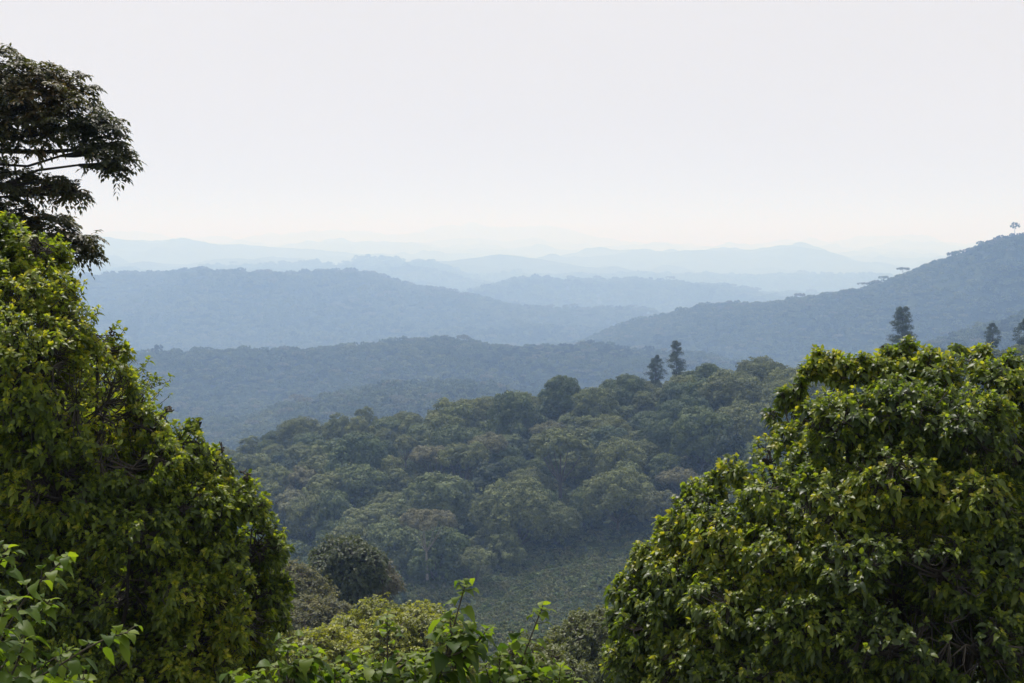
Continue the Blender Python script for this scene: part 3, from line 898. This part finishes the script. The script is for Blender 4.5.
def crown_tree(name, label, px_, py_, D, rp, sq, density, k, L, width, mat, bark='bark', nl=12, young=0.25, cat='tree', seed=0, inner=0.35, droop=(0.2, 0.7), lob=0.42):
    """a round crown made of bulges, centre at a picture spot"""
    r_ = np.random.default_rng(seed)
    c = at(px_, py_, D); R = rp * D / F
    lobes = [(c - np.array([0, 0, 0.1 * R]), np.array([R * 0.68, R * 0.68, R * 0.62 * sq]))]
    i = np.arange(nl); z = 0.95 - (i / nl) * 1.25; ph = i * 2.4 + r_.uniform(-.3, .3, nl); rr = np.sqrt(1 - z * z)
    for zz, p_, q_ in zip(z, ph, rr):
        d = np.array([q_ * math.cos(p_), q_ * math.sin(p_), zz * sq])
        s = R * lob * r_.uniform(0.75, 1.15)
        lobes.append((c + d * R * 0.66, np.array([s, s, s * 0.8])))
    base = np.array([c[0], c[1], 0]); base[2] = gz_at(base)
    return lobed_tree(name, label, lobes, base, density, k, L, width, mat, bark, trunk_r=R * 0.06 + 0.05, young=young, cat=cat,
                      inner=inner, fork=0.5, droop=droop, twig=max(0.004, L * 0.05), subn=8)

crown_tree('leafy_tree', 'dense dark round-crowned tree beyond the yellow-green bush', 345, 573, 110, 42, 0.95, 10.0, 9, 0.24, 0.6, M['leaf_dark'], M['bark_dark'], nl=16, seed=3)
crown_tree('leafy_tree', 'grey dry-looking tree just right of the dark round tree', 380, 585, 118, 24, 1.1, 7, 7, 0.24, 0.5, M['leaf_grey'], M['bark'], nl=9, seed=4)
crown_tree('leafy_tree', 'brownish thin-leaved tree left of the dark round tree', 287, 596, 95, 42, 0.75, 10, 8, 0.22, 0.5, M['leaf_brown'], M['bark'], nl=14, seed=5)
crown_tree('leafy_tree', 'brown-green low tree below the dark round tree', 318, 624, 85, 40, 0.6, 10, 8, 0.20, 0.5, M['leaf_brown'], M['bark'], nl=12, seed=15)
crown_tree('leafy_tree', 'yellow-green finely leaved crown behind the tall sapling', 392, 660, 46, 96, 0.66, 34, 10, 0.115, 0.55, M['leaf_yellow'], M['bark'], nl=22, seed=6, lob=0.3)
crown_tree('leafy_tree', 'low yellow-green crown beside the left tree edge', 312, 672, 40, 72, 0.75, 34, 10, 0.115, 0.55, M['leaf_yellow'], M['bark'], nl=20, seed=7, lob=0.3)
crown_tree('leafy_tree', 'olive round crown against the lower edge of the right tree', 596, 658, 58, 62, 0.98, 34, 10, 0.115, 0.55, M['leaf_olive'], M['bark'], nl=20, seed=8, lob=0.3)
crown_tree('leafy_tree', 'olive low crown just right of the saplings', 535, 690, 44, 66, 0.85, 34, 10, 0.115, 0.55, M['leaf_olive'], M['bark'], nl=16, seed=9, lob=0.3)

# ------------------------------------------------------------------ big leafy tree on the left
LEFT = lobes_from([
 (10, 214, 14.3, 8, 1.1), (38, 220, 14.3, 9, 1.1), (62, 256, 14.3, 9, 1.1), (76, 300, 14.2, 9, 1.1), (112, 330, 14.1, 9, 1.0), (122, 352, 14.0, 9, 1.0), (140, 400, 14.1, 9, 1.0), (168, 408, 14.1, 9, 1.0), (196, 424, 14.2, 9, 1.0), (222, 446, 14.3, 9, 1.0), (244, 474, 14.3, 9, 1.0), (262, 510, 14.4, 9, 1.0), (276, 540, 14.4, 9, 1.0), (284, 580, 14.5, 9, 1.0), (282, 622, 14.5, 9, 1.0),
 (6, 250, 14.4, 40, 0.9), (35, 246, 14.2, 26, 0.8), (-70, 280, 14.6, 100, 0.9), (30, 300, 14.0, 46, 0.8), (60, 290, 14.3, 18, 0.9), (66, 338, 13.9, 46, 0.75), (98, 345, 13.9, 28, 0.7), (112, 380, 14.0, 26, 0.8), (10, 370, 13.6, 80, 0.8),
 (60, 420, 13.8, 74, 0.8), (112, 412, 14.0, 30, 0.7), (146, 424, 14.0, 30, 0.7), (182, 446, 14.1, 34, 0.7), (216, 462, 14.3, 24, 0.8), (130, 460, 13.7, 52, 0.7), (60, 490, 13.6, 60, 0.7),
 (236, 500, 14.3, 34, 0.8), (190, 505, 13.9, 46, 0.7), (130, 530, 13.6, 56, 0.7), (252, 545, 14.4, 34, 0.8), (215, 560, 14.0, 46, 0.7), (258, 596, 14.5, 32, 0.9), (160, 590, 13.7, 56, 0.7), (222, 620, 14.1, 50, 0.8), (250, 655, 14.5, 34, 0.9),
 (100, 600, 13.6, 60, 0.7), (180, 660, 13.8, 60, 0.8), (100, 680, 13.6, 80, 0.8), (30, 550, 13.9, 70, 0.7), (30, 640, 14.2, 90, 0.8), (-60, 460, 14.4, 120, 0.9), (-80, 620, 14.4, 140, 0.9), (-190, 420, 15.2, 150, 1.0),
 (40, 460, 15.9, 120, 0.9), (120, 620, 15.9, 140, 0.9), (200, 740, 14.4, 80, 0.8), (80, 780, 14.4, 110, 0.8), (-60, 760, 14.4, 120, 0.8),
])
bl = at(-20, 683, 14.8); bl[2] = gz_at(bl)
lobed_tree('leafy_tree', 'big glossy-leaved tree filling the left side of the view', LEFT, bl, 270, 10, 0.064, 0.48, M['leaf_left'], M['bark_limb'], 0.15, inner=0.45, young=0.38, spread=(18, 86), droop=(0.15, 0.9), gap=-0.3, twig=0.003, subn=18)

# ------------------------------------------------------------------ big leafy tree on the right
RIGHT = lobes_from([
 (818, 356, 13.5, 7, 1.2), (836, 358, 13.4, 6, 1.2), (806, 374, 13.5, 7, 1.2), (784, 396, 13.5, 7, 1.1), (800, 386, 13.4, 7, 1.1), (772, 414, 13.5, 7, 1.1), (862, 360, 13.3, 7, 1.2), (887, 350, 13.4, 7, 1.2),
 (908, 346, 13.4, 7, 1.2), (928, 353, 13.3, 7, 1.2), (958, 350, 13.4, 7, 1.2), (985, 352, 13.5, 8, 1.2), (1010, 360, 13.4, 8, 1.2), (760, 446, 13.4, 8, 1.0), (735, 456, 13.4, 8, 1.0), (690, 490, 13.4, 9, 1.0), (664, 524, 13.4, 8, 1.0), (640, 560, 13.4, 8, 1.0), (616, 590, 13.4, 8, 1.0),
 (820, 366, 13.5, 15, 1.0), (846, 372, 13.4, 20, 0.9), (794, 398, 13.5, 13, 0.9), (782, 428, 13.5, 14, 0.9), (812, 420, 13.2, 22, 0.8), (872, 374, 13.3, 24, 0.8), (905, 362, 13.4, 22, 1.0), (938, 372, 13.2, 26, 0.9), (972, 362, 13.6, 17, 1.0),
 (1000, 385, 13.2, 34, 0.8), (1060, 392, 13.4, 56, 0.9), (846, 420, 12.9, 40, 0.8), (905, 412, 12.8, 46, 0.75), (965, 425, 12.7, 50, 0.75), (1024, 450, 12.8, 50, 0.8), (815, 462, 13.0, 30, 0.8),
 (790, 442, 13.3, 24, 0.8), (766, 456, 13.3, 22, 0.8), (742, 470, 13.3, 24, 0.75), (716, 486, 13.4, 22, 0.8), (775, 494, 12.9, 38, 0.7), (830, 500, 12.6, 50, 0.7), (895, 480, 12.5, 54, 0.7), (970, 500, 12.4, 56, 0.7), (700, 512, 13.2, 28, 0.8), (676, 534, 13.3, 22, 0.9), (725, 535, 12.9, 40, 0.7),
 (785, 550, 12.6, 52, 0.7), (860, 560, 12.3, 60, 0.7), (940, 565, 12.2, 60, 0.7), (1015, 560, 12.2, 60, 0.8), (652, 560, 13.3, 22, 0.9), (680, 575, 13.1, 38, 0.8), (640, 590, 13.3, 24, 0.9), (626, 618, 13.4, 20, 1.0), (660, 620, 13.0, 40, 0.8), (735, 600, 12.6, 52, 0.75),
 (810, 620, 12.3, 60, 0.7), (890, 640, 12.0, 66, 0.7), (975, 640, 11.9, 66, 0.7), (700, 660, 12.7, 54, 0.8), (632, 662, 13.2, 32, 1.0), (770, 680, 12.4, 66, 0.8),
 (1080, 520, 13.0, 100, 0.9), (880, 560, 14.2, 150, 0.85), (1000, 500, 14.4, 130, 0.9), (860, 730, 12.6, 100, 0.8), (690, 740, 12.9, 80, 0.8),
 (1120, 640, 13.0, 130, 0.9), (1000, 750, 12.6, 110, 0.8), (1180, 500, 13.8, 110, 1.0),
])
br = at(930, 683, 13.4); br[2] = gz_at(br)
lobed_tree('leafy_tree', 'big broad-leaved tree filling the lower right of the view', RIGHT, br, 220, 10, 0.070, 0.48, M['leaf_right'], M['bark_limb'], 0.15, inner=0.45, young=0.36, spread=(18, 86), droop=(0.2, 1.0), gap=-0.3, twig=0.003, subn=18)

# ------------------------------------------------------------------ dark feathery tree above the left tree
def feather_tree():
    base = at(-260, 400, 21); base[2] = gz_at(base)
    root = thing('feathery_tree', 'dark feathery-leaved tree reaching over the left tree against the sky', 'tree', tuple(base))
    pads = [(-60, 95, 20.5, 100, 0.55), (4, 72, 20, 36, 0.7), (35, 96, 20, 50, 0.65), (62, 84, 20.3, 30, 0.6), (76, 118, 20, 42, 0.65), (102, 141, 20, 30, 0.75), (118, 163, 20, 19, 0.8),
            (10, 130, 20, 50, 0.5), (-50, 180, 20.5, 70, 0.45), (20, 182, 20.2, 36, 0.35), (55, 186, 20.2, 22, 0.45), (78, 190, 20.2, 14, 0.7),
            (0, 215, 20.4, 40, 0.5), (50, 225, 20.6, 26, 0.6), (72, 240, 20.6, 24, 0.5), (88, 250, 20.6, 13, 0.7), (20, 245, 20.8, 36, 0.6)]
    lobes = lobes_from(pads)
    limbs = [(0, 150), (45, 152), (95, 152), (132, 175)]
    wood = []
    top = at(-230, 190, 21)
    w, _ = bent(base - [0, 0, .3], top, 0.3, 0.2, 0.03, 8, sides=9); wood.append(w)
    tips, axs = [], []
    for c, rad in lobes:
        n_ = int(4 * np.pi * rad.prod() ** (2 / 3) * 15) + 6
        d = sph(n_)
        t = c + d * rad * rng.uniform(0.35, 1.08, (n_, 1)) * (1 + 0.2 * fbm(d[:, 0] * 3 + c[0], d[:, 2] * 3 + c[2], 2))[:, None]
        tips.append(t); axs.append(nrm(d * [0.9, 0.9, 0.4] + [0.25, 0, 0.25] + rng.normal(0, .3, d.shape)))
        start = top + (c - top) * 0.05
        w, P = bent(start, c - [0.1, 0, rad[2] * 0.3], 0.042, 0.014, 0.03, 9); wood.append(w)
        sub = c + sph(8) * rad * rng.uniform(.3, .7, (8, 1))
        for s_ in sub:
            w, _ = bent(P[-1 - rng.integers(0, 2)], s_, 0.02, 0.009, .1, 4, sides=5); wood.append(w)
        j = ((t[:, None] - sub[None]) ** 2).sum(2).argmin(1)
        wood.append(tubes(sub[j], t, 0.007, 0.004, 4))
    # the long bare limb under the crown
    for pts, r0 in (([(-230, 160, 21), (-80, 156, 20.4), (0, 151, 20), (42, 152, 20), (75, 150, 20), (100, 158, 20), (126, 170, 20)], 0.055),
                    ([(-230, 200, 21), (-60, 196, 20.5), (0, 188, 20.2), (30, 190, 20.2), (55, 184, 20.2), (80, 184, 20.2)], 0.035),
                    ([(-200, 240, 21), (-40, 236, 20.7), (30, 234, 20.6), (60, 238, 20.6), (88, 246, 20.6)], 0.03)):
        P = np.array([at(*p) for p in pts]); rr = np.linspace(r0, 0.014, len(P))
        wood.append(tubes(P[:-1], P[1:], rr[:-1], rr[1:], 6))
    T_, A_ = np.concatenate(tips), np.concatenate(axs)
    # pinnate leaves: fronds of paired leaflets round each tip
    B, D, S, LL, DR, TT = [], [], [], [], [], []
    N = len(T_)
    clus = np.clip(0.35 + 0.35 * fbm(T_[:, 0] * 1.2, T_[:, 2] * 1.6, 3), 0, 1)
    for i in range(6):
        ph = rng.uniform(0, 6.28, N)
        fd = nrm(A_ + 0.95 * np.stack([np.cos(ph), np.sin(ph), rng.uniform(-.2, .5, N)], 1))
        FL = rng.uniform(0.20, 0.32, N)
        sd = nrm(np.cross(fd, [0, 0, 1.0]) + 1e-4)
        cl_ = lambda s: T_ - A_ * 0.04 + FL[:, None] * (fd * (s - 0.2 * s * s) + np.array([0, 0, -1.0]) * 0.38 * s * s)
        for s in (0.22, 0.42, 0.6, 0.78, 0.95):
            for sg in ((-1, 1) if s < 0.9 else (0,)):
                B.append(cl_(s)); dd = nrm(fd * 0.6 + sd * sg * 0.9 + np.array([0, 0, -0.2 - 0.35 * s]) + rng.normal(0, .15, (N, 3)))
                D.append(dd); ss = nrm(np.cross(dd, [0, 0, 1.0]) + rng.normal(0, .3, (N, 3)))
                S.append(nrm(ss - dd * (ss * dd).sum(1, keepdims=True)))
                LL.append(rng.uniform(0.065, 0.10, N)); DR.append(np.full(N, 0.3)); TT.append(np.clip(clus + rng.normal(0, .15, N), 0, 1))
    V, Fq, T = leaves(np.concatenate(B), np.concatenate(D), np.concatenate(S), np.concatenate(LL), 0.5, np.concatenate(DR), np.concatenate(TT), secs=((0.45, 0.5),))
    print('feather', N, len(Fq))
    link('crown', mesh_np('crown', V - base, Fq, M['leaf_feather'], T, smooth=True), root)
    V, Fq = merge(wood)
    link('trunk', mesh_np('trunk', V - base, Fq, M['bark_dark'], smooth=True), root)
feather_tree()

# ------------------------------------------------------------------ saplings and the big-leaved plant right below the lookout
def leafy_stems(name, label, stems, L, mat, cat, width=0.66, group=None, step=0.045, tipL=0.6, tint0=0.45, top_frac=0.95):
    """stems: lists of world points from foot to tip; opposite pairs of broad leaves up each stem"""
    base = np.asarray(stems[0][0], float)
    root = thing(name, label, cat, tuple(base), group=group)
    wood, B, D, S, LL, DR, TT = [], [], [], [], [], [], []
    for st in stems:
        P = np.asarray(st, float)
        # resample
        seg = np.linalg.norm(np.diff(P, axis=0), axis=1); cum = np.concatenate([[0], np.cumsum(seg)])
        n_ = max(6, int(cum[-1] / 0.04)); tt = np.linspace(0, cum[-1], n_)
        Q = np.stack([np.interp(tt, cum, P[:, i]) for i in range(3)], 1)
        for _ in range(4):
            Q[1:-1] = (Q[:-2] + Q[1:-1] * 2 + Q[2:]) / 4
        rr = np.linspace(0.010, 0.003, n_) * (1 + cum[-1] * 0.1)
        wood.append(tubes(Q[:-1], Q[1:], rr[:-1], rr[1:], 6))
        s = cum[-1] * (1 - top_frac); k = 0
        while s < cum[-1]:
            u = s / cum[-1]
            p = np.array([np.interp(s, tt, Q[:, i]) for i in range(3)])
            p2 = np.array([np.interp(min(s + 0.03, cum[-1]), tt, Q[:, i]) for i in range(3)]) - np.array([np.interp(s - 0.03, tt, Q[:, i]) for i in range(3)])
            ax = p2 / (np.linalg.norm(p2) + 1e-9)
            ref = np.array([0.3, 1, 0.1]) if abs(ax[2]) > 0.6 else np.array([0, 0, 1.0])
            a = np.cross(ax, ref); a /= np.linalg.norm(a); b = np.cross(ax, a)
            ph = k * math.pi / 2 + rng.uniform(-.4, .4)
            for sg in (0, math.pi):
                if rng.random() < 0.08:
                    continue
                rad = math.cos(ph + sg) * a + math.sin(ph + sg) * b
                up = 0.25 + 0.8 * max(0, u - 0.75) * 4 * 0.5
                d = nrm(rad + ax * up + np.array([0, 0, rng.uniform(-0.1, 0.25)]) + rng.normal(0, .12, 3))
                pet = L * rng.uniform(0.25, 0.45)
                wood.append(tubes([p], [p + d * pet], 0.0022, 0.0018, 4))
                sd = np.cross(d, [0, 0, 1.0]); sd = nrm(sd + rng.normal(0, .38, 3)); sd = nrm(sd - d * (sd @ d))
                B.append(p + d * pet * 0.95); D.append(d); S.append(sd)
                taper = 1.0 if u < 0.85 else 1.0 - (u - 0.85) / 0.15 * (1 - tipL)
                LL.append(L * taper * rng.uniform(0.75, 1.2)); DR.append(rng.uniform(0.5, 1.3))
                TT.append(np.clip(tint0 * 0.7 + 0.5 * max(0, (u - 0.55)) * 1.6 + rng.normal(0, .17), 0, 1))
            s += step * rng.uniform(0.8, 1.25); k += 1
        # terminal bud leaves
        for j in range(7):
            ph = j * 2.4 + rng.uniform(-.3, .3); ax = nrm(Q[-1] - Q[-3])
            d = nrm(ax * rng.uniform(0.3, 1.1) + np.array([math.cos(ph), math.sin(ph), 0]) * 0.9)
            sd = nrm(np.cross(d, [0, 0, 1.0]) + rng.normal(0, .3, 3)); sd = nrm(sd - d * (sd @ d))
            B.append(Q[-1] - ax * 0.012 * j); D.append(d); S.append(sd); LL.append(L * (0.5 + 0.07 * j)); DR.append(0.4 + 0.1 * j); TT.append(0.95 - 0.05 * j)
    V, Fq, T = leaves(np.array(B) - base, np.array(D), np.array(S), np.array(LL), width, np.array(DR), np.array(TT), fold=0.2, secs=BROAD)
    link('foliage', mesh_np('foliage', V, Fq, mat, T, smooth=True), root)
    V, Fq = merge(wood)
    link('stem', mesh_np('stem', V - base, Fq, M['stem'], smooth=True), root)
    return root

def sap(label, tip, low, D, side=(), L=0.125, extra=0.0, **kw):
    t = at(*tip, D); b_ = at(*low, D); foot = b_ + (b_ - t) * 0.6
    g = gz_at(foot)
    foot = np.array([foot[0], foot[1], min(g, b_[2] - 0.3)])
    main = [foot, b_ + (t - b_) * 0.0, (b_ + t) / 2, t]
    stems = [main]
    for (sx, sy), (fx, fy), dd in side:
        stems.append([at(fx, fy, D), (at(fx, fy, D) + at(sx, sy, D + dd)) / 2 + [0, 0, -0.02], at(sx, sy, D + dd)])
    for k_ in range(3):
        u_ = rng.uniform(0.05, 0.4)
        p_ = b_ + (t - b_) * u_
        q_ = p_ + np.array([rng.choice([-1, 1]) * rng.uniform(0.06, 0.16), rng.uniform(-.15, .15), rng.uniform(0.08, 0.2)])
        stems.append([p_, (p_ + q_) / 2 + [0, 0, -0.015], q_])
    return leafy_stems('sapling', label, stems, L, M['leaf_sapling'], 'sapling', **kw)

sap('tallest slender sapling with tiered bright leaves, centre bottom', (466, 582), (436, 690), 7.6, [((488, 628), (455, 668), 0.1), ((450, 612), (452, 655), 0.15)], L=0.13, step=0.045)
sap('sapling leaning right with a light green leafy top', (543, 605), (505, 705), 8.0, [((520, 640), (505, 655), 0.15), ((560, 668), (480, 690), 0.2)], L=0.13, step=0.045)
sap('bushy sapling with grey-green leaves left of the tallest one', (387, 618), (388, 700), 7.8, [((405, 655), (388, 670), 0.1)], L=0.125, step=0.045)
sap('short sapling left of the tallest, crowded with bright leaves', (441, 628), (441, 705), 8.5, [((425, 650), (441, 680), -.1)], L=0.125, step=0.045)
sap('small sapling near the left tree with broad dull leaves', (288, 640), (288, 710), 7.6, [((275, 665), (288, 690), .1), ((306, 655), (288, 690), .1)], L=0.125, step=0.045)
sap('low sapling between the dull-leaved and the bushy ones', (335, 664), (335, 720), 7.9, [((318, 668), (335, 700), .1)], L=0.125, step=0.045)
sap('low bright sapling right behind the bushy grey-green one', (362, 655), (365, 715), 8.8, [], L=0.125, step=0.045)
sap('pale leafy sapling low under the leaning one', (500, 655), (497, 720), 7.7, [((515, 668), (497, 700), 0), ((485, 665), (497, 700), .1)], L=0.125, step=0.045)
sap('short sapling at the right end of the sapling row', (560, 672), (555, 730), 7.9, [((575, 680), (555, 710), 0)], L=0.125, step=0.045)
sap('leafy sapling top low between tallest and bushy ones', (415, 662), (415, 725), 7.6, [((400, 675), (415, 705), .1), ((430, 672), (415, 705), 0)], L=0.125, step=0.045)
sap('tiny sapling low beside the left tree', (258, 672), (258, 730), 7.8, [], L=0.125, step=0.045)

def world_path(pts):
    return [at(*p) for p in pts]
Dp = 6.0
foot = at(-40, 760, Dp); foot[2] = gz_at(foot)
stems = [
 [foot, at(-30, 720, Dp), at(20, 688, Dp), at(60, 665, Dp), at(100, 640, Dp), at(128, 632, Dp)],
 [foot, at(-30, 700, Dp), at(0, 640, Dp + .2), at(30, 590, Dp + .2), at(68, 556, Dp + .2)],
 [foot, at(-40, 680, Dp), at(-20, 600, Dp), at(8, 548, Dp)],
 [foot, at(-20, 700, Dp), at(20, 640, Dp + .3), at(50, 600, Dp + .3)],
 [foot, at(-20, 705, Dp), at(30, 672, Dp + .3), at(70, 650, Dp + .3)],
 [foot, at(-20, 715, Dp), at(40, 700, Dp - .2), at(85, 678, Dp - .2)],
 [foot, at(-30, 690, Dp), at(-10, 640, Dp - .2), at(10, 600, Dp - .2)],
 [foot, at(-10, 710, Dp), at(15, 670, Dp - .2), at(25, 640, Dp - .2)],
]
leafy_stems('leafy_shrub', 'large-leaved shrub arching in at the bottom left corner', stems, 0.12, M['leaf_sapling'], 'shrub', step=0.042, tint0=0.4, top_frac=0.6)
